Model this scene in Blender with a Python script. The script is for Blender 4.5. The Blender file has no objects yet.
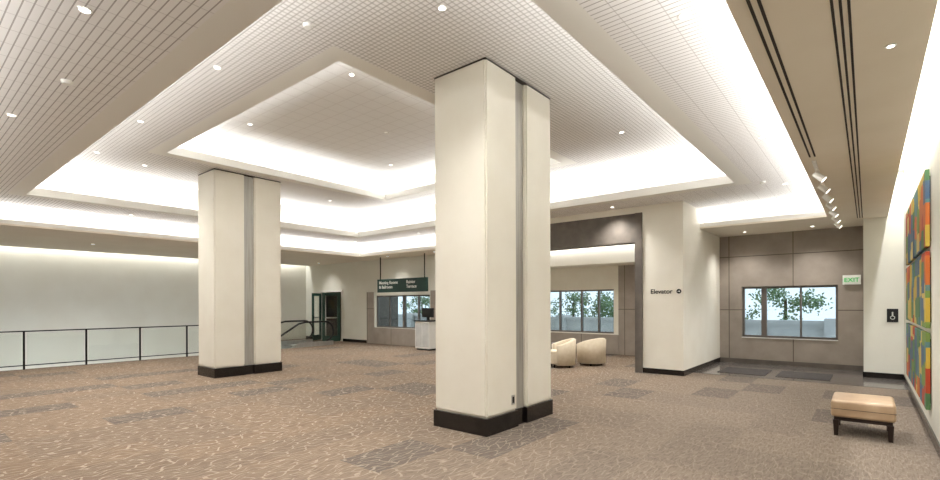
import bpy, bmesh, math, random
from mathutils import Vector, Matrix
random.seed(4)
scene = bpy.context.scene
scene.view_settings.view_transform = 'Standard'
scene.view_settings.exposure = 0.33

# ------------------------------------------------------------ materials
def lin(c):
    out = []
    for v in c:
        v = v / 255.0
        out.append(v / 12.92 if v <= 0.04045 else ((v + 0.055) / 1.055) ** 2.4)
    return (*out, 1.0)

def base_mat(name, rgb, rough=0.6, metal=0.0, spec=0.4):
    m = bpy.data.materials.new(name); m.use_nodes = True
    b = m.node_tree.nodes['Principled BSDF']
    b.inputs['Base Color'].default_value = lin(rgb)
    b.inputs['Roughness'].default_value = rough
    b.inputs['Metallic'].default_value = metal
    b.inputs['Specular IOR Level'].default_value = spec
    return m

def noisy(name, rgb, rgb2, scale=8, rough=0.7, metal=0, spec=0.3, detail=6, stretch=(1,1,1), bump=0.0):
    m = base_mat(name, rgb, rough, metal, spec)
    nt = m.node_tree; N = nt.nodes; L = nt.links; b = N['Principled BSDF']
    g = N.new('ShaderNodeNewGeometry'); mp = N.new('ShaderNodeMapping')
    mp.inputs['Scale'].default_value = stretch
    L.new(g.outputs['Position'], mp.inputs['Vector'])
    n = N.new('ShaderNodeTexNoise'); n.inputs['Scale'].default_value = scale; n.inputs['Detail'].default_value = detail
    L.new(mp.outputs['Vector'], n.inputs['Vector'])
    r = N.new('ShaderNodeValToRGB')
    r.color_ramp.elements[0].position = 0.35; r.color_ramp.elements[0].color = lin(rgb)
    r.color_ramp.elements[1].position = 0.65; r.color_ramp.elements[1].color = lin(rgb2)
    L.new(n.outputs['Fac'], r.inputs['Fac']); L.new(r.outputs['Color'], b.inputs['Base Color'])
    if bump:
        bp = N.new('ShaderNodeBump'); bp.inputs['Strength'].default_value = bump; bp.inputs['Distance'].default_value = 0.01
        L.new(n.outputs['Fac'], bp.inputs['Height']); L.new(bp.outputs['Normal'], b.inputs['Normal'])
    return m

def emis(name, rgb, strength):
    m = bpy.data.materials.new(name); m.use_nodes = True
    b = m.node_tree.nodes['Principled BSDF']
    b.inputs['Base Color'].default_value = lin(rgb)
    b.inputs['Emission Color'].default_value = lin(rgb)
    b.inputs['Emission Strength'].default_value = strength
    return m

def math_node(nt, op, a, b=None, c=None):
    n = nt.nodes.new('ShaderNodeMath'); n.operation = op
    for i, v in enumerate((a, b, c)):
        if v is None: continue
        if isinstance(v, (int, float)): n.inputs[i].default_value = v
        else: nt.links.new(v, n.inputs[i])
    return n.outputs[0]

def mixcol(nt, fac, a, b):
    n = nt.nodes.new('ShaderNodeMix'); n.data_type = 'RGBA'
    if isinstance(fac, (int, float)): n.inputs[0].default_value = fac
    else: nt.links.new(fac, n.inputs[0])
    for i, v in ((6, a), (7, b)):
        if isinstance(v, tuple): n.inputs[i].default_value = v
        else: nt.links.new(v, n.inputs[i])
    return n.outputs[2]

def grid_mat(name, rgb, line, sx, sy, wx, wy, axes=('X', 'Y'), strx=1.0, stry=1.0, rough=0.7, noise=0.0):
    m = base_mat(name, rgb, rough, 0, 0.2)
    nt = m.node_tree; N = nt.nodes; L = nt.links
    g = N.new('ShaderNodeNewGeometry'); s = N.new('ShaderNodeSeparateXYZ'); L.new(g.outputs['Position'], s.inputs[0])
    a = math_node(nt, 'LESS_THAN', math_node(nt, 'PINGPONG', s.outputs[axes[0]], sx / 2), wx / 2)
    b = math_node(nt, 'LESS_THAN', math_node(nt, 'PINGPONG', s.outputs[axes[1]], sy / 2), wy / 2)
    f = math_node(nt, 'MAXIMUM', math_node(nt, 'MULTIPLY', a, strx), math_node(nt, 'MULTIPLY', b, stry))
    basec = lin(rgb)
    if noise:
        n = N.new('ShaderNodeTexNoise'); n.inputs['Scale'].default_value = 3; n.inputs['Detail'].default_value = 8
        L.new(g.outputs['Position'], n.inputs['Vector'])
        basec = mixcol(nt, n.outputs['Fac'], lin([v * (1 - noise) for v in rgb]), lin([min(255, v * (1 + noise)) for v in rgb]))
    col = mixcol(nt, f, basec, lin(line))
    L.new(col, N['Principled BSDF'].inputs['Base Color'])
    return m

M_cream = noisy('cream_paint', (232, 227, 214), (236, 232, 220), 2, 0.6)
M_col = noisy('column_paint', (228, 222, 208), (232, 227, 214), 2, 0.5)
M_wall = noisy('wall_paint', (224, 221, 209), (228, 226, 215), 1.5, 0.7)
M_soffit = noisy('soffit_paint', (230, 220, 203), (234, 225, 209), 1.5, 0.7)
M_border = base_mat('tray_border_paint', (236, 234, 227), 0.6)
M_white = base_mat('white_paint', (240, 239, 234), 0.6)
M_taupe = grid_mat('taupe_plaster', (156, 146, 136), (98, 88, 80), 1.45, 1.42, 0.02, 0.02, ('X', 'Z'), 1, 1, 0.6, 0.12)
M_taupe2 = noisy('taupe_trim', (94, 88, 82), (108, 100, 92), 5, 0.6)
M_black = noisy('black_marble', (14, 12, 12), (36, 30, 27), 9, 0.2, 0, 0.5)
M_metal = noisy('brushed_aluminium', (176, 176, 172), (196, 195, 190), 30, 0.35, 0.85, 0.5, stretch=(1, 1, 0.05))
M_champ = noisy('champagne_metal', (160, 157, 150), (176, 173, 166), 30, 0.4, 0.4, 0.5, stretch=(1, 1, 0.05))
M_dark = base_mat('dark_bronze', (34, 30, 28), 0.4, 0.5)
M_darkgap = base_mat('dark_gap', (56, 50, 45), 0.8)
M_frame = base_mat('window_frame', (110, 104, 98), 0.4, 0.3)
M_wood = base_mat('dark_wood', (38, 24, 18), 0.4)
M_leather = noisy('tan_leather', (186, 160, 130), (172, 144, 114), 5, 0.4, 0, 0.5)
M_upholst = noisy('cream_upholstery', (222, 210, 188), (214, 200, 176), 12, 0.8)
M_black_pl = base_mat('black_plastic', (20, 20, 20), 0.4)
M_greensign = base_mat('green_sign', (26, 50, 43), 0.5)
M_greendoor = base_mat('green_door_paint', (40, 72, 62), 0.4)
M_slate = grid_mat('slate_tile', (98, 92, 88), (56, 50, 46), 0.45, 0.45, 0.012, 0.012, rough=0.12, noise=0.35)
M_mat = noisy('walk_mat', (60, 56, 54), (76, 70, 66), 30, 0.9)
M_concrete = noisy('concrete', (190, 190, 188), (204, 203, 200), 3, 0.8)
M_leaf = noisy('foliage', (84, 108, 78), (140, 164, 120), 6, 0.8)
M_bark = noisy('bark', (70, 54, 42), (90, 72, 58), 9, 0.9)
M_grass = noisy('grass', (90, 120, 66), (120, 146, 84), 2, 0.9)
M_lamp = emis('lamp_lens', (255, 250, 240), 4.0)
M_exit = emis('exit_green', (60, 170, 90), 0.5)
M_text = base_mat('white_text', (215, 215, 208), 0.5)
M_btext = base_mat('black_text', (25, 25, 25), 0.5)

M_ring2 = grid_mat('ceiling_grid_tile', (240, 238, 236), (182, 178, 174), 0.062, 0.062, 0.010, 0.010, noise=0.02)
M_ring3 = grid_mat('ceiling_linear_tile', (240, 238, 236), (176, 171, 167), 0.30, 0.062, 0.009, 0.010, strx=0.5)
M_inner = grid_mat('ceiling_panel', (238, 237, 235), (218, 215, 212), 0.3, 0.3, 0.010, 0.010)

def glass_mat(name, tint, gl=0.08):
    m = bpy.data.materials.new(name); m.use_nodes = True
    nt = m.node_tree; N = nt.nodes; N.remove(N['Principled BSDF'])
    t = N.new('ShaderNodeBsdfTransparent'); t.inputs[0].default_value = tint
    g = N.new('ShaderNodeBsdfGlossy'); g.inputs['Roughness'].default_value = 0.03
    mx = N.new('ShaderNodeMixShader'); mx.inputs[0].default_value = gl
    nt.links.new(t.outputs[0], mx.inputs[1]); nt.links.new(g.outputs[0], mx.inputs[2])
    nt.links.new(mx.outputs[0], N['Material Output'].inputs[0]); return m
M_glass = glass_mat('window_glass', (0.60, 0.645, 0.66, 1), 0.04)
M_rglass = glass_mat('railing_glass', (0.97, 0.985, 0.975, 1), 0.03)

def carpet():
    m = base_mat('carpet', (150, 118, 92), 0.95, 0, 0.1)
    nt = m.node_tree; N = nt.nodes; L = nt.links; b = N['Principled BSDF']
    g = N.new('ShaderNodeNewGeometry')
    mp = N.new('ShaderNodeMapping'); mp.inputs['Scale'].default_value = (1 / 0.6, 1 / 1.0, 0); L.new(g.outputs['Position'], mp.inputs['Vector'])
    fl = N.new('ShaderNodeVectorMath'); fl.operation = 'FLOOR'; L.new(mp.outputs[0], fl.inputs[0])
    wn = N.new('ShaderNodeTexWhiteNoise'); wn.noise_dimensions = '2D'; L.new(fl.outputs[0], wn.inputs['Vector'])
    sx = N.new('ShaderNodeSeparateXYZ'); L.new(g.outputs['Position'], sx.inputs[0])
    zone = N.new('ShaderNodeMapRange'); zone.inputs['From Min'].default_value = -2.0; zone.inputs['From Max'].default_value = -5.5
    L.new(sx.outputs['X'], zone.inputs['Value'])
    base = mixcol(nt, zone.outputs[0], lin((123, 111, 99)), lin((125, 107, 90)))
    r2 = N.new('ShaderNodeValToRGB'); r2.color_ramp.interpolation = 'CONSTANT'
    e = r2.color_ramp.elements; e[0].position = 0; e[0].color = (0, 0, 0, 1); e[1].position = 0.85; e[1].color = (0.85, 0.85, 0.85, 1)
    ne = e.new(0.45); ne.color = (0.22, 0.22, 0.22, 1)
    L.new(wn.outputs['Value'], r2.inputs['Fac'])
    col = mixcol(nt, r2.outputs['Color'], base, lin((96, 88, 81)))
    nz = N.new('ShaderNodeTexNoise'); nz.inputs['Scale'].default_value = 2.2; L.new(g.outputs['Position'], nz.inputs['Vector'])
    ad = N.new('ShaderNodeVectorMath'); ad.operation = 'MULTIPLY_ADD'; L.new(nz.outputs['Color'], ad.inputs[0])
    ad.inputs[1].default_value = (0.4, 0.4, 0); L.new(g.outputs['Position'], ad.inputs[2])
    mv = N.new('ShaderNodeMapping'); mv.inputs['Scale'].default_value = (15, 4.2, 0); mv.inputs['Rotation'].default_value = (0, 0, 0.5)
    L.new(ad.outputs[0], mv.inputs['Vector'])
    v = N.new('ShaderNodeTexVoronoi'); v.feature = 'DISTANCE_TO_EDGE'; v.voronoi_dimensions = '2D'; v.inputs['Scale'].default_value = 1.0
    L.new(mv.outputs[0], v.inputs['Vector'])
    net = math_node(nt, 'LESS_THAN', v.outputs['Distance'], 0.055)
    zs = math_node(nt, 'MULTIPLY_ADD', zone.outputs[0], 0.36, 0.16)
    netf = math_node(nt, 'MULTIPLY', net, zs)
    col = mixcol(nt, netf, col, lin((186, 174, 157)))
    ms = N.new('ShaderNodeMapping'); ms.inputs['Scale'].default_value = (60, 8, 0); L.new(g.outputs['Position'], ms.inputs['Vector'])
    n3 = N.new('ShaderNodeTexNoise'); n3.inputs['Scale'].default_value = 1.0; n3.inputs['Detail'].default_value = 3; L.new(ms.outputs[0], n3.inputs['Vector'])
    st = math_node(nt, 'MULTIPLY', math_node(nt, 'GREATER_THAN', n3.outputs['Fac'], 0.54), 0.35)
    col = mixcol(nt, st, col, lin((86, 72, 60)))
    L.new(col, b.inputs['Base Color'])
    return m
M_carpet = carpet()

def art_mat():
    m = base_mat('mosaic_painting', (150, 120, 60), 0.7)
    nt = m.node_tree; N = nt.nodes; L = nt.links; b = N['Principled BSDF']
    g = N.new('ShaderNodeNewGeometry')
    mp = N.new('ShaderNodeMapping'); mp.inputs['Scale'].default_value = (0, 2.6, 3.6); L.new(g.outputs['Position'], mp.inputs['Vector'])
    v = N.new('ShaderNodeTexVoronoi'); v.distance = 'CHEBYCHEV'; v.inputs['Scale'].default_value = 1.0; v.inputs['Randomness'].default_value = 0.7
    L.new(mp.outputs[0], v.inputs['Vector'])
    s = N.new('ShaderNodeSeparateColor'); L.new(v.outputs['Color'], s.inputs[0])
    r = N.new('ShaderNodeValToRGB'); r.color_ramp.interpolation = 'CONSTANT'
    cols = [(60, 116, 76), (196, 166, 60), (46, 92, 128), (196, 96, 36), (104, 140, 66), (176, 52, 34), (206, 180, 100), (66, 124, 130)]
    e = r.color_ramp.elements
    e[0].position = 0; e[0].color = lin(cols[0]); e[1].position = 0.125; e[1].color = lin(cols[1])
    for i in range(2, 8):
        x = e.new(i * 0.125); x.color = lin(cols[i])
    L.new(s.outputs[0], r.inputs['Fac'])
    n = N.new('ShaderNodeTexNoise'); n.inputs['Scale'].default_value = 9; L.new(g.outputs['Position'], n.inputs['Vector'])
    c = mixcol(nt, math_node(nt, 'MULTIPLY', n.outputs['Fac'], 0.3), r.outputs['Color'], lin((160, 130, 70)))
    L.new(c, b.inputs['Base Color']); return m
M_art = art_mat()

# ------------------------------------------------------------ mesh builder
class B:
    def __init__(s): s.v = []; s.f = []; s.m = []; s.mats = []
    def mi(s, mat):
        if mat not in s.mats: s.mats.append(mat)
        return s.mats.index(mat)
    def box(s, x0, x1, y0, y1, z0, z1, mat):
        k = len(s.v)
        s.v += [(x0, y0, z0), (x1, y0, z0), (x1, y1, z0), (x0, y1, z0), (x0, y0, z1), (x1, y0, z1), (x1, y1, z1), (x0, y1, z1)]
        for f in ((0, 3, 2, 1), (4, 5, 6, 7), (0, 1, 5, 4), (1, 2, 6, 5), (2, 3, 7, 6), (3, 0, 4, 7)):
            s.f.append([k + i for i in f]); s.m.append(s.mi(mat))
    def prism(s, pts, z0, z1, mat, axis='Z'):
        k = len(s.v); n = len(pts)
        def P(p, h):
            if axis == 'Z': return (p[0], p[1], h)
            if axis == 'X': return (h, p[0], p[1])
            return (p[0], h, p[1])
        s.v += [P(p, z0) for p in pts] + [P(p, z1) for p in pts]
        s.f.append([k + i for i in reversed(range(n))]); s.m.append(s.mi(mat))
        s.f.append([k + n + i for i in range(n)]); s.m.append(s.mi(mat))
        for i in range(n):
            j = (i + 1) % n
            s.f.append([k + i, k + j, k + n + j, k + n + i]); s.m.append(s.mi(mat))
    def cyl(s, c, r0, r1, h, mat, n=20, axis='Z'):
        k = len(s.v)
        for (r, t) in ((r0, 0), (r1, h)):
            for i in range(n):
                a = 2 * math.pi * i / n; u, w = r * math.cos(a), r * math.sin(a)
                if axis == 'Z': s.v.append((c[0] + u, c[1] + w, c[2] + t))
                elif axis == 'X': s.v.append((c[0] + t, c[1] + u, c[2] + w))
                else: s.v.append((c[0] + u, c[1] + t, c[2] + w))
        s.f.append([k + i for i in reversed(range(n))]); s.m.append(s.mi(mat))
        s.f.append([k + n + i for i in range(n)]); s.m.append(s.mi(mat))
        for i in range(n):
            j = (i + 1) % n
            s.f.append([k + i, k + j, k + n + j, k + n + i]); s.m.append(s.mi(mat))
    def obj(s, name, parent=None, bevel=0, loc=None, smooth=False):
        me = bpy.data.meshes.new(name); me.from_pydata(s.v, [], s.f)
        for m in s.mats: me.materials.append(m)
        me.polygons.foreach_set('material_index', s.m)
        bm = bmesh.new(); bm.from_mesh(me); bmesh.ops.recalc_face_normals(bm, faces=bm.faces); bm.to_mesh(me); bm.free()
        o = bpy.data.objects.new(name, me); scene.collection.objects.link(o)
        if bevel:
            md = o.modifiers.new('bevel', 'BEVEL'); md.width = bevel; md.segments = 3; md.limit_method = 'ANGLE'
        if smooth:
            for p in me.polygons: p.use_smooth = True
        if parent: o.parent = parent
        if loc: o.location = loc
        return o

def empty(name, loc=(0, 0, 0), rz=0):
    e = bpy.data.objects.new(name, None); scene.collection.objects.link(e)
    e.location = loc; e.rotation_euler[2] = rz; e.empty_display_size = 0.2
    return e

def wallx(name, y0, y1, x0, x1, z0, z1, holes, mat):
    b = B(); x = x0
    for (hx0, hx1, hz0, hz1) in sorted(holes):
        if hx0 > x: b.box(x, hx0, y0, y1, z0, z1, mat)
        if hz0 > z0: b.box(hx0, hx1, y0, y1, z0, hz0, mat)
        b.box(hx0, hx1, y0, y1, hz1, z1, mat)
        x = hx1
    if x < x1: b.box(x, x1, y0, y1, z0, z1, mat)
    return b.obj(name)

# ------------------------------------------------------------ dimensions
H0, H1, H2, H3 = 3.40, 3.85, 4.58, 5.12
TOP = 5.6
XL, XR = -20.5, 0.58
YB, YF = -6.0, 14.6
YL = 12.8
EDGE = -16.4

# floor
b = B()
b.box(EDGE, XR, YB, YF, -0.3, 0, M_carpet)
b.box(XL, EDGE, 11.0, YL, -0.3, 0, M_carpet)
b.obj('floor')
b = B(); b.box(-3.12, XR, 11.9, YF, 0.0, 0.006, M_slate); b.obj('floor_slate')
b = B(); b.box(XL, EDGE + 3, YB, YL, -4.7, -4.5, M_carpet); b.obj('floor_lower')
b = B(); b.box(EDGE - 0.02, EDGE, YB, 11.0, -0.45, 0.0, M_cream); b.obj('trim_1')

# walls
b = B(); b.box(XL - 0.2, XL, YB, YL + 0.3, -4.5, TOP, M_wall); b.obj('wall_left')
b = B(); b.box(XR, XR + 0.2, YB, YF + 0.3, -0.3, TOP, M_wall); b.obj('wall_right')
b = B(); b.box(XL, XR, YB - 0.2, YB, -4.5, TOP, M_wall); b.obj('light_hold_wall')  # unseen wall behind the camera, added to hold light in the room
wallx('wall_far_left', YL, YL + 0.25, XL, -9.6, -4.5, TOP, [(-19.3, -17.7, 0, 2.15), (-15.5, -12.4, 0.67, 1.95)], M_wall)
b = B(); b.box(-9.6, -9.45, YL, YF + 0.25, -0.3, TOP, M_wall); b.obj('wall_bay_side')
WIN_B = (-8.9, -6.15, 0.65, 2.05); WIN_R = (-2.60, -0.55, 0.70, 2.03)
wallx('wall_far_bay', YF, YF + 0.25, -9.45, -6.0, -0.3, TOP, [WIN_B], M_cream)
wallx('wall_far', YF, YF + 0.25, -6.0, XR, -0.3, TOP, [WIN_R], M_taupe)
b = B(); b.box(-16.0, -9.6, YL - 0.02, YL, 0.0, 0.66, M_taupe); b.box(-16.0, -15.55, YL - 0.02, YL, 0.66, 2.1, M_taupe)
b.box(-12.35, -9.6, YL - 0.02, YL, 0.66, 2.1, M_taupe); b.obj('trim_2')
b = B(); b.box(-9.44, -6.0, YF - 0.02, YF, 0.0, 0.62, M_taupe); b.obj('trim_6')
b = B(); b.box(-19.6, -17.4, 15.6, 15.7, 0, 2.8, M_taupe2); b.box(-19.7, -19.6, YL + .25, 15.7, 0, 2.8, M_taupe2)
b.box(-17.4, -17.3, YL + .25, 15.7, 0, 2.8, M_taupe2); b.box(-19.7, -17.3, YL + .25, 15.7, 2.7, 2.8, M_taupe2)
b.box(-19.6, -17.4, YL + .25, 15.6, -0.1, 0, M_carpet); b.obj('wall_corridor')
b = B()
b.box(-9.6, -8.9, 11.2, 11.55, 0, H1, M_cream)
b.box(-8.9, -4.19, 11.2, 11.55, 3.03, H1 - 0.15, M_taupe2)
b.box(-8.9, -4.02, 11.2, 11.55, H1 - 0.15, H1, M_cream)
b.box(-4.19, -4.02, 11.16, 11.55, 0, H1 - 0.15, M_taupe2)
b.obj('wall_partition')
b = B(); b.box(-4.02, -3.13, 11.2, YF, 0, H1, M_cream); b.obj('wall_elevator')
b = B(); b.box(-4.02, -3.115, 11.185, 11.2, 0.0, 0.12, M_black); b.box(-3.13, -3.115, 11.2, YF, 0.0, 0.12, M_black); b.obj('baseboard_elevator')
b = B(); b.box(-0.07, XR, 13.4, YF, 0, H0, M_wall); b.obj('wall_stub')
b = B(); b.box(-0.08, XR, 13.385, 13.4, 0, 0.12, M_black); b.box(-0.085, -0.07, 13.385, YF, 0, 0.12, M_black); b.obj('baseboard_stub')
b = B(); b.box(XR - 0.015, XR, YB, 13.385, 0, 0.12, M_black); b.obj('baseboard_right')
b = B(); b.box(-3.11, -0.09, YF - 0.015, YF, 0.006, 0.12, M_taupe2); b.obj('baseboard_far')
b = B(); b.box(XL, -19.35, YL - 0.015, YL, 0, 0.12, M_black); b.box(-17.65, -16.0, YL - 0.015, YL, 0, 0.12, M_black); b.obj('baseboard_far_left')
b = B(); b.box(-9.45, -4.02, 13.6, YF, 2.78, 3.6, M_cream); b.obj('trim_3')

# ------------------------------------------------------------ ceiling
ceil = empty('ceiling')
b = B(); b.box(XL - .2, XR + .2, YB - .2, YF + .25, TOP, TOP + .1, M_white); b.obj('light_block_slab', ceil)  # unseen slab above the ceilings, added to keep sky light from leaking in
T = 0.04
b = B()
b.box(-0.65, 0.33, YB, 13.4, H0, H0 + T, M_soffit)
b.box(-0.65, XR, 13.4, YF, H0, H0 + T, M_soffit)
b.box(-20.2, -0.65, YB, -0.1, H0, H0 + T, M_soffit)
b.box(-20.2, -14.9, -0.1, YL, H0, H0 + T, M_soffit)
b.box(-3.13, -0.65, 12.6, YF, H0, H0 + T, M_soffit)
b.box(-14.9, -9.6, 11.6, YL, H0, H0 + T, M_soffit)
b.obj('soffit', ceil)
b = B()
b.box(0.30, 0.33, YB, 13.4, H0 + T, 4.3, M_white); b.box(0.30, XR, YB, 13.4, 4.3, 4.34, M_white)
b.box(0.30, XR, 13.4, 13.43, H0 + T, 4.34, M_white)
b.box(-20.2, -20.17, YB, YL, H0 + T, 4.0, M_white); b.box(XL, -20.17, YB, YL, 4.0, 4.04, M_white)
b.obj('wall_wash_slot', ceil)
lip = 0.13; LZ0, LZ1 = H0 + T, H0 + lip
b = B()
b.box(-0.65, -0.62, -0.1, 12.6, LZ0, LZ1, M_border)
b.box(-14.93, -14.9, -0.1, 11.6, LZ0, LZ1, M_border)
b.box(-14.9, -0.65, -0.13, -0.1, LZ0, LZ1, M_border)
b.box(-3.13, -0.65, 12.6, 12.63, LZ0, LZ1, M_border)
b.box(-14.9, -9.6, 11.6, 11.63, LZ0, LZ1, M_border)
b.box(-0.30, -0.27, -0.45, 12.95, LZ0, H1, M_white)
b.box(-15.28, -15.25, -0.45, 11.95, LZ0, H1, M_white)
b.box(-15.28, -0.27, -0.48, -0.45, LZ0, H1, M_white)
b.box(-3.13, -0.27, 12.95, 12.98, LZ0, H1, M_white)
b.box(-15.28, -9.6, 11.95, 11.98, LZ0, H1, M_white)
b.obj('outer_tray_cove', ceil)

def ringslab_h(b, o, i, z0, z1, mat):
    ox0, ox1, oy0, oy1 = o; ix0, ix1, iy0, iy1 = i
    b.box(ox0, ix0, oy0, oy1, z0, z1, mat); b.box(ix1, ox1, oy0, oy1, z0, z1, mat)
    b.box(ix0, ix1, oy0, iy0, z0, z1, mat); b.box(ix0, ix1, iy1, oy1, z0, z1, mat)
def ringslab(b, o, i, z, mat): ringslab_h(b, o, i, z, z + T, mat)
def grow(r, d): return (r[0] - d, r[1] + d, r[2] - d, r[3] + d)
T2 = (-13.15, -1.92, 1.90, 10.15)
T3 = (-10.60, -5.00, 3.58, 9.15)
b = B()
ringslab(b, (-15.28, -0.27, -0.48, 12.98), grow(T2, .25), H1, M_ring3)
ringslab(b, grow(T2, .25), T2, H1, M_border)
b.obj('ring_lower', ceil)
b = B()
ringslab(b, grow(T2, .38), grow(T3, .25), H2, M_ring2)
ringslab(b, grow(T3, .25), T3, H2, M_border)
b.obj('ring_upper', ceil)
b = B(); g3 = grow(T3, .38); b.box(g3[0], g3[1], g3[2], g3[3], H3, H3 + T, M_inner); b.obj('centre_panel', ceil)
def cove(nm, t, z, zu):
    b = B(); w = .03
    ringslab_h(b, grow(t, w), t, z + T, z + lip + .03, M_border)
    ringslab_h(b, grow(t, .38), grow(t, .35), z + T, zu, M_white)
    b.obj(nm, ceil)
cove('middle_tray_cove', T2, H1, H2)
cove('inner_tray_cove', T3, H2, H3)
b = B(); b.box(-9.45, -4.02, 11.55, YF, 3.6, 3.64, M_cream); b.obj('bay_ceiling', ceil)
b = B()
for x0 in (-0.555, -0.505):
    b.box(x0, x0 + 0.018, -2, 7.3, H0 - 0.004, H0 - 0.0005, M_darkgap)
for x0 in (-0.17, -0.13, -0.09):
    b.box(x0, x0 + 0.015, -2, 13.2, H0 - 0.004, H0 - 0.0005, M_darkgap)
b.obj('linear_air_diffuser', ceil)

# ------------------------------------------------------------ lights
WARM = (1.0, 0.975, 0.935); NEUT = (0.985, 0.995, 1.0)
def strip(name, p, along, length, emit, watts_m, col=NEUT, width=0.06, parent=None):
    l = bpy.data.lights.new(name, 'AREA'); l.shape = 'RECTANGLE'; l.size = length; l.size_y = width
    l.energy = watts_m * length; l.color = col
    o = bpy.data.objects.new(name, l); scene.collection.objects.link(o)
    x = Vector(along).normalized(); z = -Vector(emit).normalized(); y = z.cross(x).normalized(); z = x.cross(y)
    o.matrix_world = Matrix.Translation(p) @ Matrix((x, y, z)).transposed().to_4x4()
    if parent: o.parent = parent
cl = empty('cove_lighting')
def cove_lights(t, z, w):
    x0, x1, y0, y1 = t; cx, cy = (x0 + x1) / 2, (y0 + y1) / 2; o = 0.2
    strip('strip', (x0 - o, cy, z + .1), (0, 1, 0), y1 - y0 + .3, (.35, 0, 1), w, parent=cl)
    strip('strip', (x1 + o, cy, z + .1), (0, 1, 0), y1 - y0 + .3, (-.35, 0, 1), w, parent=cl)
    strip('strip', (cx, y0 - o, z + .1), (1, 0, 0), x1 - x0 + .3, (0, .35, 1), w, parent=cl)
    strip('strip', (cx, y1 + o, z + .1), (1, 0, 0), x1 - x0 + .3, (0, -.35, 1), w, parent=cl)
CW = 6.3
cove_lights(T3, H2, CW)
cove_lights(T2, H1, CW)
z = H0 + .1
strip('strip', (-0.47, 6.2, z), (0, 1, 0), 12.6, (-.5, 0, 1), CW * 1.3, parent=cl)
strip('strip', (-15.08, 5.7, z), (0, 1, 0), 11.6, (.35, 0, 1), CW, parent=cl)
strip('strip', (-7.8, -.28, z), (1, 0, 0), 14.2, (0, .6, 1), CW * 1.5, parent=cl)
strip('strip', (-1.85, 12.78, z), (1, 0, 0), 2.4, (0, -.35, 1), CW, parent=cl)
strip('strip', (-12.4, 11.78, z), (1, 0, 0), 5.0, (0, -.35, 1), CW, parent=cl)
strip('strip', (0.455, 4, 4.25), (0, 1, 0), 18, (.1, 0, -1), 15, parent=cl)
strip('strip', (-20.35, 3.5, 3.95), (0, 1, 0), 18, (-.1, 0, -1), 8, parent=cl)
strip('strip', (-6.7, 13.5, 3.5), (1, 0, 0), 5, (0, .3, -1), 8, parent=cl)

dl = empty('recessed_downlights')
b = B()
def down(x, y, z, w=45, r=0.036):
    b.cyl((x, y, z - 0.006), r + .013, r + .013, 0.0055, M_white, 20)
    b.cyl((x, y, z - 0.009), r, r, 0.003, M_lamp, 20)
    if w:
        l = bpy.data.lights.new('spot', 'SPOT'); l.energy = w * 4.2; l.spot_size = math.radians(125); l.spot_blend = .9
        l.color = WARM; l.shadow_soft_size = 0.15
        o = bpy.data.objects.new('spot', l); scene.collection.objects.link(o); o.location = (x, y, z - .03); o.parent = dl
for x in (-14.2, -11.0, -7.8, -4.6, -1.2):
    down(x, 1.0, H1, 52); down(x, 10.85, H1, 50)
for y in (4.0, 7.6):
    down(-14.2, y, H1, 60); down(-1.1, y, H1, 60)
for x in (-11.6, -9.1, -6.3, -3.6):
    down(x, 2.7, H2)
for y in (3.6, 8.2): down(-3.3, y, H2, 40); down(-11.9, y, H2, 40)
for x in (-9.3, -6.1):
    for y in (4.6, 8.2): down(x, y, H3, 40)
for y in (1.5, 4.5): down(0.13, y, H0, 0, .02)
for x in (-2.4, -1.0): down(x, 13.9, H0, 30)
for y in (0, 4, 8): down(-17.6, y, H0, 60)
for x in (-18.4, -13.9, -11.5): down(x, 12.1, H0, 20)
for x in (-8, -5.4): down(x, 12.5, 3.6, 40)
for x in (-3, -8, -13): down(x, -3, H0, 60)
b.obj('fixtures', dl)
b = B()
for (x, y, z) in ((-7.6, 6.6, H3), (-8.5, 2.4, H2), (-4.6, 2.9, H2), (-6.2, 1.2, H1), (-1.5, 10.4, H1)):
    b.cyl((x, y, z - .035), .04, .05, .034, M_white, 16)
b.obj('smoke_detectors')

tk = empty('track_lighting')
HT = H0 - .002
b = B(); b.box(-0.54, -0.50, 7.5, 13.2, HT - .03, HT, M_white); b.obj('track', tk)
for i in range(7):
    y = 7.8 + i * .85
    b = B(); b.box(-0.53, -0.51, y - .01, y + .01, HT - .10, HT - .03, M_white)
    b.obj('stem', tk)
    b = B(); b.cyl((0, 0, -.10), .045, .032, .14, M_white, 16); b.cyl((0, 0, -.102), .037, .037, .004, M_lamp, 16)
    o = b.obj('head', tk); o.location = (-0.51, y, HT - .13); o.rotation_euler = (0, math.radians(-48), 0)
    l = bpy.data.lights.new('track_spot', 'SPOT'); l.energy = 40; l.spot_size = math.radians(55); l.spot_blend = .6; l.color = WARM
    s = bpy.data.objects.new('track_spot', l); scene.collection.objects.link(s); s.parent = tk
    s.location = (-0.38, y, HT - .27); s.rotation_euler = (0, math.radians(35), 0)

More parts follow.
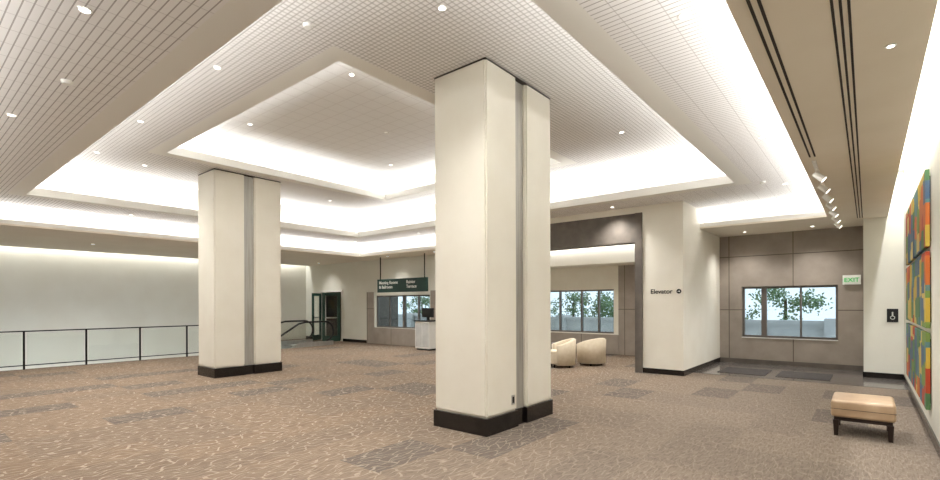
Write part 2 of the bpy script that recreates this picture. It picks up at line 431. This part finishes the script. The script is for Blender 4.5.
# ------------------------------------------------------------ columns
def column(x0):
    W, D1, G = .86, .66, .23
    D = 2 * D1 + G
    e = empty('column', (x0 + W / 2, 4.64 + D / 2, 0))
    k = .02; n = .022; HC = H2 - .002
    b = B()
    for (ya, yb) in ((-D / 2, -D / 2 + D1), (D / 2 - D1, D / 2)):
        xa, xb = -W / 2, W / 2
        b.box(xa + k, xb - k, ya + k, yb - k, .2, HC, M_col)
        b.box(xa + n, xb - n, ya, ya + k, .24, HC - .025, M_col); b.box(xa + n, xb - n, yb - k, yb, .24, HC - .025, M_col)
        b.box(xa, xa + k, ya + n, yb - n, .24, HC - .025, M_col); b.box(xb - k, xb, ya + n, yb - n, .24, HC - .025, M_col)
    b.obj('cladding', e)
    b = B(); b.box(-W / 2 + .055, W / 2 - .055, -D / 2 + D1, D / 2 - D1, .2, HC, M_champ); b.obj('metal_infill', e)
    b = B(); b.box(-W / 2 - .012, W / 2 + .012, -D / 2 - .012, -D / 2 + D1 + .01, 0, .21, M_black)
    b.box(-W / 2 - .012, W / 2 + .012, D / 2 - D1 - .01, D / 2 + .012, 0, .21, M_black)
    b.box(-W / 2 + .03, W / 2 - .03, -D / 2 + D1 + .01, D / 2 - D1 - .01, 0, .21, M_black); b.obj('plinth', e)
    b = B()
    b.box(-W / 2 + .005, W / 2 - .005, -D / 2 + .005, D / 2 - .005, HC - .022, HC - .001, M_darkgap); b.obj('top_reveal', e)
    return e
c1 = column(-4.41); c2 = column(-11.85)
b = B(); b.box(.43, .436, -.25, -.18, .30, .42, M_metal); b.box(.436, .438, -.235, -.195, .32, .40, M_black_pl); b.obj('outlet_plate', c1)

# ------------------------------------------------------------ windows
def window(name, x0, x1, y, z0, z1, mull, depth=.1):
    b = B(); f = .05
    b.box(x0, x1, y, y + depth, z0, z0 + f, M_frame); b.box(x0, x1, y, y + depth, z1 - f, z1, M_frame)
    b.box(x0, x0 + f, y, y + depth, z0 + f, z1 - f, M_frame); b.box(x1 - f, x1, y, y + depth, z0 + f, z1 - f, M_frame)
    for (m, w) in mull: b.box(m - w / 2, m + w / 2, y, y + depth, z0 + f, z1 - f, M_frame)
    b.box(x0 + f, x1 - f, y + depth / 2 - .004, y + depth / 2 + .004, z0 + f, z1 - f, M_glass)
    b.obj(name)
window('window_1', *WIN_R[:2], YF + .1, *WIN_R[2:], [(-2.1, .12), (-1.3, .04)])
window('window_2', *WIN_B[:2], YF + .1, *WIN_B[2:], [(-8.1, .05), (-7.3, .05), (-6.7, .05)])
window('window_3', -15.5, -12.4, YL + .1, .67, 1.95, [(-14.7, .05), (-13.9, .12), (-13.1, .05)])
b = B(); b.box(WIN_R[0], WIN_R[1], YF - .02, YF + .1, .68, .70, M_white); b.obj('trim_4')

# ------------------------------------------------------------ double door
def door_leaf(name, hinge, rz, w):
    e = empty(name, hinge, rz)
    b = B(); f = .12; H = 2.1
    b.box(0, w, -.025, .025, 0.01, .25, M_greendoor); b.box(0, w, -.025, .025, H - f, H, M_greendoor)
    b.box(0, f, -.025, .025, .25, H - f, M_greendoor); b.box(w - f, w, -.025, .025, .25, H - f, M_greendoor)
    b.box(f, w - f, -.004, .004, .25, H - f, M_rglass); b.obj('leaf', e)
    b = B(); b.box(f, w - f, -.06, -.035, 1.0, 1.05, M_metal); b.box(f + .02, f + .05, -.06, -.02, 1.0, 1.05, M_metal)
    b.box(w - f - .05, w - f - .02, -.06, -.02, 1.0, 1.05, M_metal); b.obj('push_bar', e)
door_leaf('door_1', (-19.22, YL - .05, 0), math.radians(-62), .76)
door_leaf('door_2', (-17.78, YL - .05, 0), math.radians(-112), .76)
b = B(); b.box(-19.36, -19.25, YL - .02, YL + .25, 0, 2.15, M_border); b.box(-17.75, -17.64, YL - .02, YL + .25, 0, 2.15, M_border)
b.box(-19.36, -17.64, YL - .02, YL + .25, 2.15, 2.25, M_border); b.obj('trim_5')

# ------------------------------------------------------------ signs
def text(name, s, loc, size, mat, parent=None, rz=0, align='LEFT', off=.001):
    c = bpy.data.curves.new(name, 'FONT'); c.body = s; c.size = size; c.extrude = .003; c.align_x = align; c.offset = off
    c.materials.append(mat)
    o = bpy.data.objects.new(name, c); scene.collection.objects.link(o)
    o.location = loc; o.rotation_euler = (math.pi / 2, 0, rz)
    if parent: o.parent = parent
    return o
es = empty('elevator_sign', (-3.84, 11.195, 1.82))
text('lettering', 'Elevator', (0, 0, 0), .145, M_btext, es, off=.002)
b = B(); b.cyl((0, 0, 0), .052, .052, .004, M_btext, 24, 'Y'); b.obj('arrow_disc', es, loc=(.62, -.001, .045))
b = B(); b.prism([(-.026, -.006), (.004, -.006), (.004, -.02), (.03, 0), (.004, .02), (.004, .006), (-.026, .006)], -.004, 0, M_white, 'Y')
b.obj('arrow', es, loc=(.62, -.002, .045))
hs = empty('hanging_sign', (-13.25, 12.2, 2.30))
b = B(); b.box(-1.32, 1.32, -.05, .05, -.25, .25, M_greensign); b.obj('panel', hs, bevel=.01)
b = B(); b.box(-1.2, -1.17, -.015, .015, .25, H0 - 2.305, M_dark); b.box(1.17, 1.2, -.015, .015, .25, H0 - 2.305, M_dark); b.obj('rods', hs)
text('text_1', 'Meeting Rooms\n& Ballroom', (-1.2, -.055, .06), .165, M_text, hs)
text('text_2', 'Rainier\nTerrace', (.3, -.055, .06), .165, M_text, hs)
ex = empty('exit_sign', (-0.29, YF - .06, 2.14))
b = B(); b.box(-.17, .17, -.02, .02, -.11, .11, M_white); b.box(-.04, .04, .02, .059, -.04, .04, M_white); b.obj('housing', ex)
text('letters', 'EXIT', (0, -.024, -.05), .14, M_exit, ex, align='CENTER')
ac = empty('restroom_sign', (0.40, 13.395, 1.33))
b = B(); b.box(-.09, .09, -.012, 0, -.14, .14, M_black_pl); b.obj('plate', ac)
b = B(); b.cyl((0, -.015, .06), .015, .015, .003, M_text, 12, 'Y'); b.box(-.012, .012, -.015, -.012, -.02, .045, M_text)
b.box(-.012, .04, -.015, -.012, -.03, -.02, M_text); b.cyl((0, -.0145, -.045), .04, .04, .002, M_text, 20, 'Y'); b.cyl((0, -.0155, -.045), .028, .028, .0005, M_black_pl, 20, 'Y')
b.obj('pictogram', ac)

# ------------------------------------------------------------ wall artwork
ar = empty('wall_artwork', (XR, 9.75, 1.75))
b = B(); pw, ph = 3.9 / 4, 2.9 / 3
for i in range(4):
    for j in range(3):
        y0 = -1.95 + i * pw; z0 = -1.45 + j * ph
        b.box(-.05, -.012, y0 + .05, y0 + pw - .05, z0 + .03, z0 + ph - .03, M_art)
        b.box(-.012, -.001, y0 + .1, y0 + pw - .1, z0 + .1, z0 + ph - .1, M_wood)
b.obj('panels', ar)

# ------------------------------------------------------------ ottoman
ot = empty('ottoman', (-0.05, 7.66, 0))
b = B(); b.box(-.30, .30, -.36, .36, .225, .43, M_leather)
o = b.obj('cushion', ot, bevel=.035)
for p in o.data.polygons: p.use_smooth = True
b = B(); b.box(-.302, .302, -.362, .362, .325, .330, M_wood); b.obj('piping', ot)
b = B(); b.box(-.27, .27, -.33, .33, .185, .228, M_wood); b.obj('frame', ot)
b = B()
for sx in (-1, 1):
    for sy in (-1, 1):
        cx, cy = sx * .25, sy * .31
        k = len(b.v); t0, t1 = .02, .03
        b.v += [(cx - t0, cy - t0, 0), (cx + t0, cy - t0, 0), (cx + t0, cy + t0, 0), (cx - t0, cy + t0, 0), (cx - t1, cy - t1, .19), (cx + t1, cy - t1, .19), (cx + t1, cy + t1, .19), (cx - t1, cy + t1, .19)]
        for f in ((0, 3, 2, 1), (4, 5, 6, 7), (0, 1, 5, 4), (1, 2, 6, 5), (2, 3, 7, 6), (3, 0, 4, 7)):
            b.f.append([k + i for i in f]); b.m.append(b.mi(M_wood))
b.obj('legs', ot)

# ------------------------------------------------------------ tub chairs
def tub_chair(x, y, rz):
    e = empty('tub_armchair', (x, y, 0), rz)
    R, t, n = .37, .09, 22
    vs, fs = [], []
    for i in range(n + 1):
        s = i / n; a = math.radians(-25 + 230 * s)
        px, py = math.cos(a), math.sin(a)
        h = .56 + .16 * max(0, math.sin(math.pi * s)) ** 1.2
        for (r, z) in ((R, .06), (R + .02, h - .02), (R - .02, h), (R - t + .01, h - .01), (R - t, h - .03), (R - t, .06)):
            vs.append((px * r, py * r, z))
    for i in range(n):
        for k in range(6):
            a, c = i * 6 + k, i * 6 + (k + 1) % 6
            fs.append([a, c, c + 6, a + 6])
    fs.append(list(range(6))); fs.append([n * 6 + k for k in reversed(range(6))])
    b = B(); b.v = vs; b.f = fs; b.m = [0] * len(fs); b.mats = [M_upholst]
    b.obj('shell', e, smooth=True)
    b = B(); b.cyl((0, -.02, .08), .30, .30, .34, M_upholst, 28); b.obj('seat', e, bevel=.04)
    b = B()
    for a in (45, 135, 225, 315):
        b.cyl((.27 * math.cos(math.radians(a)), .27 * math.sin(math.radians(a)), 0), .018, .025, .085, M_wood, 10)
    b.obj('legs', e)
tub_chair(-6.05, 11.0, math.radians(-50))
tub_chair(-5.62, 11.85, math.radians(-110))
tb = empty('side_table', (-6.6, 12.0, 0))
b = B(); b.cyl((0, 0, 0), .16, .16, .02, M_wood, 24); b.cyl((0, 0, .02), .025, .025, .46, M_metal, 12); b.cyl((0, 0, .48), .26, .26, .025, M_wood, 28); b.obj('pedestal', tb)

# ------------------------------------------------------------ kiosk
kk = empty('information_kiosk', (-11.95, 12.25, 0))
b = B(); b.box(-.34, .34, -.3, .3, .06, 1.0, M_white); b.box(-.30, .30, -.26, .26, 0, .06, M_black_pl)
b.box(-.38, .38, -.34, .34, 1.0, 1.04, M_black_pl); b.box(-.31, -.01, -.312, -.3, .12, .94, M_concrete); b.box(.01, .31, -.312, -.3, .12, .94, M_concrete); b.obj('cabinet', kk)
b = B(); b.box(-.05, .05, -.03, .03, 1.04, 1.16, M_black_pl); b.box(-.26, .26, -.04, .02, 1.14, 1.46, M_black_pl); b.obj('monitor', kk)

b = B(); b.box(-2.7, -1.75, 12.3, 13.4, .006, .016, M_mat); b.obj('floor_mat')
b = B(); b.box(-1.55, -0.6, 12.3, 13.4, .006, .016, M_mat); b.obj('floor_mat')

# ------------------------------------------------------------ railing
rl = empty('glass_railing', (-16.3, 0, 0))
ys = [-5.2 + 1.25 * i for i in range(12)]
b = B()
for y in ys:
    b.box(-.02, .02, y - .02, y + .02, 0, .94, M_dark)
b.box(-.03, .03, ys[0], ys[-1], .94, .97, M_dark)
b.box(-.012, .012, ys[0], ys[-1], .09, .115, M_dark)
b.obj('frame', rl)
b = B()
for y in ys[:-1]: b.box(-.005, .005, y + .05, y + 1.2, .13, .92, M_rglass)
b.obj('glass_panels', rl)

# ------------------------------------------------------------ escalator
es2 = empty('escalator', (-17.25, 0, 0))
tan = math.tan(math.radians(30))
def path(off):
    pts = []
    r = .38 - off
    for i in range(9):
        a = math.radians(-80 + 170 * i / 8)
        pts.append((11.15 + r * math.cos(a), .55 + r * math.sin(a)))
    top = .93 - off
    pts += [(10.3, top), (10.0, top - .06)]
    pts += [(3.4, top - .06 - 6.6 * tan)]
    return pts
for sx in (-.72, .72):
    c = bpy.data.curves.new('handrail', 'CURVE'); c.dimensions = '3D'; c.bevel_depth = .035; c.materials.append(M_black_pl)
    sp = c.splines.new('POLY'); P = path(0); sp.points.add(len(P) - 1)
    for i, p in enumerate(P): sp.points[i].co = (sx, p[0], p[1], 1)
    o = bpy.data.objects.new('handrail', c); scene.collection.objects.link(o); o.parent = es2
    G = path(.03); poly = G + [(3.4, G[-1][1] - .75), (10.0, .12), (11.1, .12)]
    b = B(); b.prism(poly, sx - .008, sx + .008, M_rglass, 'X'); b.obj('balustrade_glass', es2)
    b = B(); b.prism([(11.5, .0), (11.5, .16), (10.0, .16), (3.4, .16 - 6.6 * tan), (3.4, -.5 - 6.6 * tan), (10.2, -.45), (10.9, -.02), (11.0, .0)], sx - .05, sx + .05, M_metal, 'X'); b.obj('skirt', es2)
b = B()
b.box(-.65, .65, 10.2, 11.0, -.05, .006, M_metal)
for i in range(17):
    y = 10.2 - .4 * i; z = -.231 * i
    b.box(-.65, .65, y - .4, y, z - .4, z - .18, M_metal)
b.obj('steps', es2)

# ------------------------------------------------------------ outdoors
b = B(); b.box(-60, 40, 15.8, 90, -5.2, -5.0, M_grass); b.obj('ground')
b = B()
b.box(-30, 12, 18.0, 18.3, -5, .95, M_concrete); b.box(-30, 12, 17.9, 18.4, .95, 1.05, M_concrete)
for i in range(14): b.box(-28 + 3 * i, -27.6 + 3 * i, 17.8, 18.5, -5, 1.12, M_concrete)
b.obj('terrace_wall')
def tree(x, y, h, r):
    e = empty('tree', (x, y, -5))
    b = B(); b.cyl((0, 0, 0), .2, .06, h * .95, M_bark, 10)
    b.obj('trunk', e)
    V, F = [], []
    clumps = [(random.gauss(0, r * .45), random.gauss(0, r * .45), h * random.uniform(.55, 1.02)) for _ in range(44)]
    for c in clumps:
        for _ in range(70):
            p = Vector((c[0] + random.gauss(0, .26), c[1] + random.gauss(0, .26), c[2] + random.gauss(0, .2)))
            u = Vector((random.uniform(-1, 1), random.uniform(-1, 1), random.uniform(-1, 1))).normalized()
            w_ = u.orthogonal().normalized() * .05; u = u * .09
            k = len(V); V += [tuple(p - u), tuple(p + w_), tuple(p + u), tuple(p - w_)]; F.append((k, k + 1, k + 2, k + 3))
    me = bpy.data.meshes.new('canopy'); me.from_pydata(V, [], F); me.materials.append(M_leaf)
    o = bpy.data.objects.new('canopy', me); scene.collection.objects.link(o); o.parent = e
for (x, y, h, r) in ((-3.2, 29, 7.2, 1.8), (2.2, 34, 7.6, 1.9), (-8.5, 33, 7.2, 1.7), (-12.5, 30, 7.2, 1.8), (-15.5, 30, 7.0, 1.7), (-23, 31, 7.2, 2.0), (-31, 31, 7.2, 2.0), (-38, 30, 7, 2.0)):
    tree(x, y, h, r)

w = bpy.data.worlds.new('World'); scene.world = w; w.use_nodes = True
bg = w.node_tree.nodes['Background']; bg.inputs[0].default_value = (0.82, 0.91, 1.0, 1); bg.inputs[1].default_value = 2.6

# ------------------------------------------------------------ camera
cam = bpy.data.cameras.new('camera'); co = bpy.data.objects.new('camera', cam); scene.collection.objects.link(co)
cam.sensor_width = 36; cam.lens = 485 / 940 * 36; cam.shift_y = 64 / 940; cam.clip_start = .05
co.location = (0, 0, 1.6)
co.rotation_euler = (Matrix.Rotation(math.radians(39.35), 3, 'Z') @ Matrix.Rotation(math.pi / 2, 3, 'X') @ Matrix.Rotation(math.radians(-0.2), 3, 'Z')).to_euler()
scene.camera = co
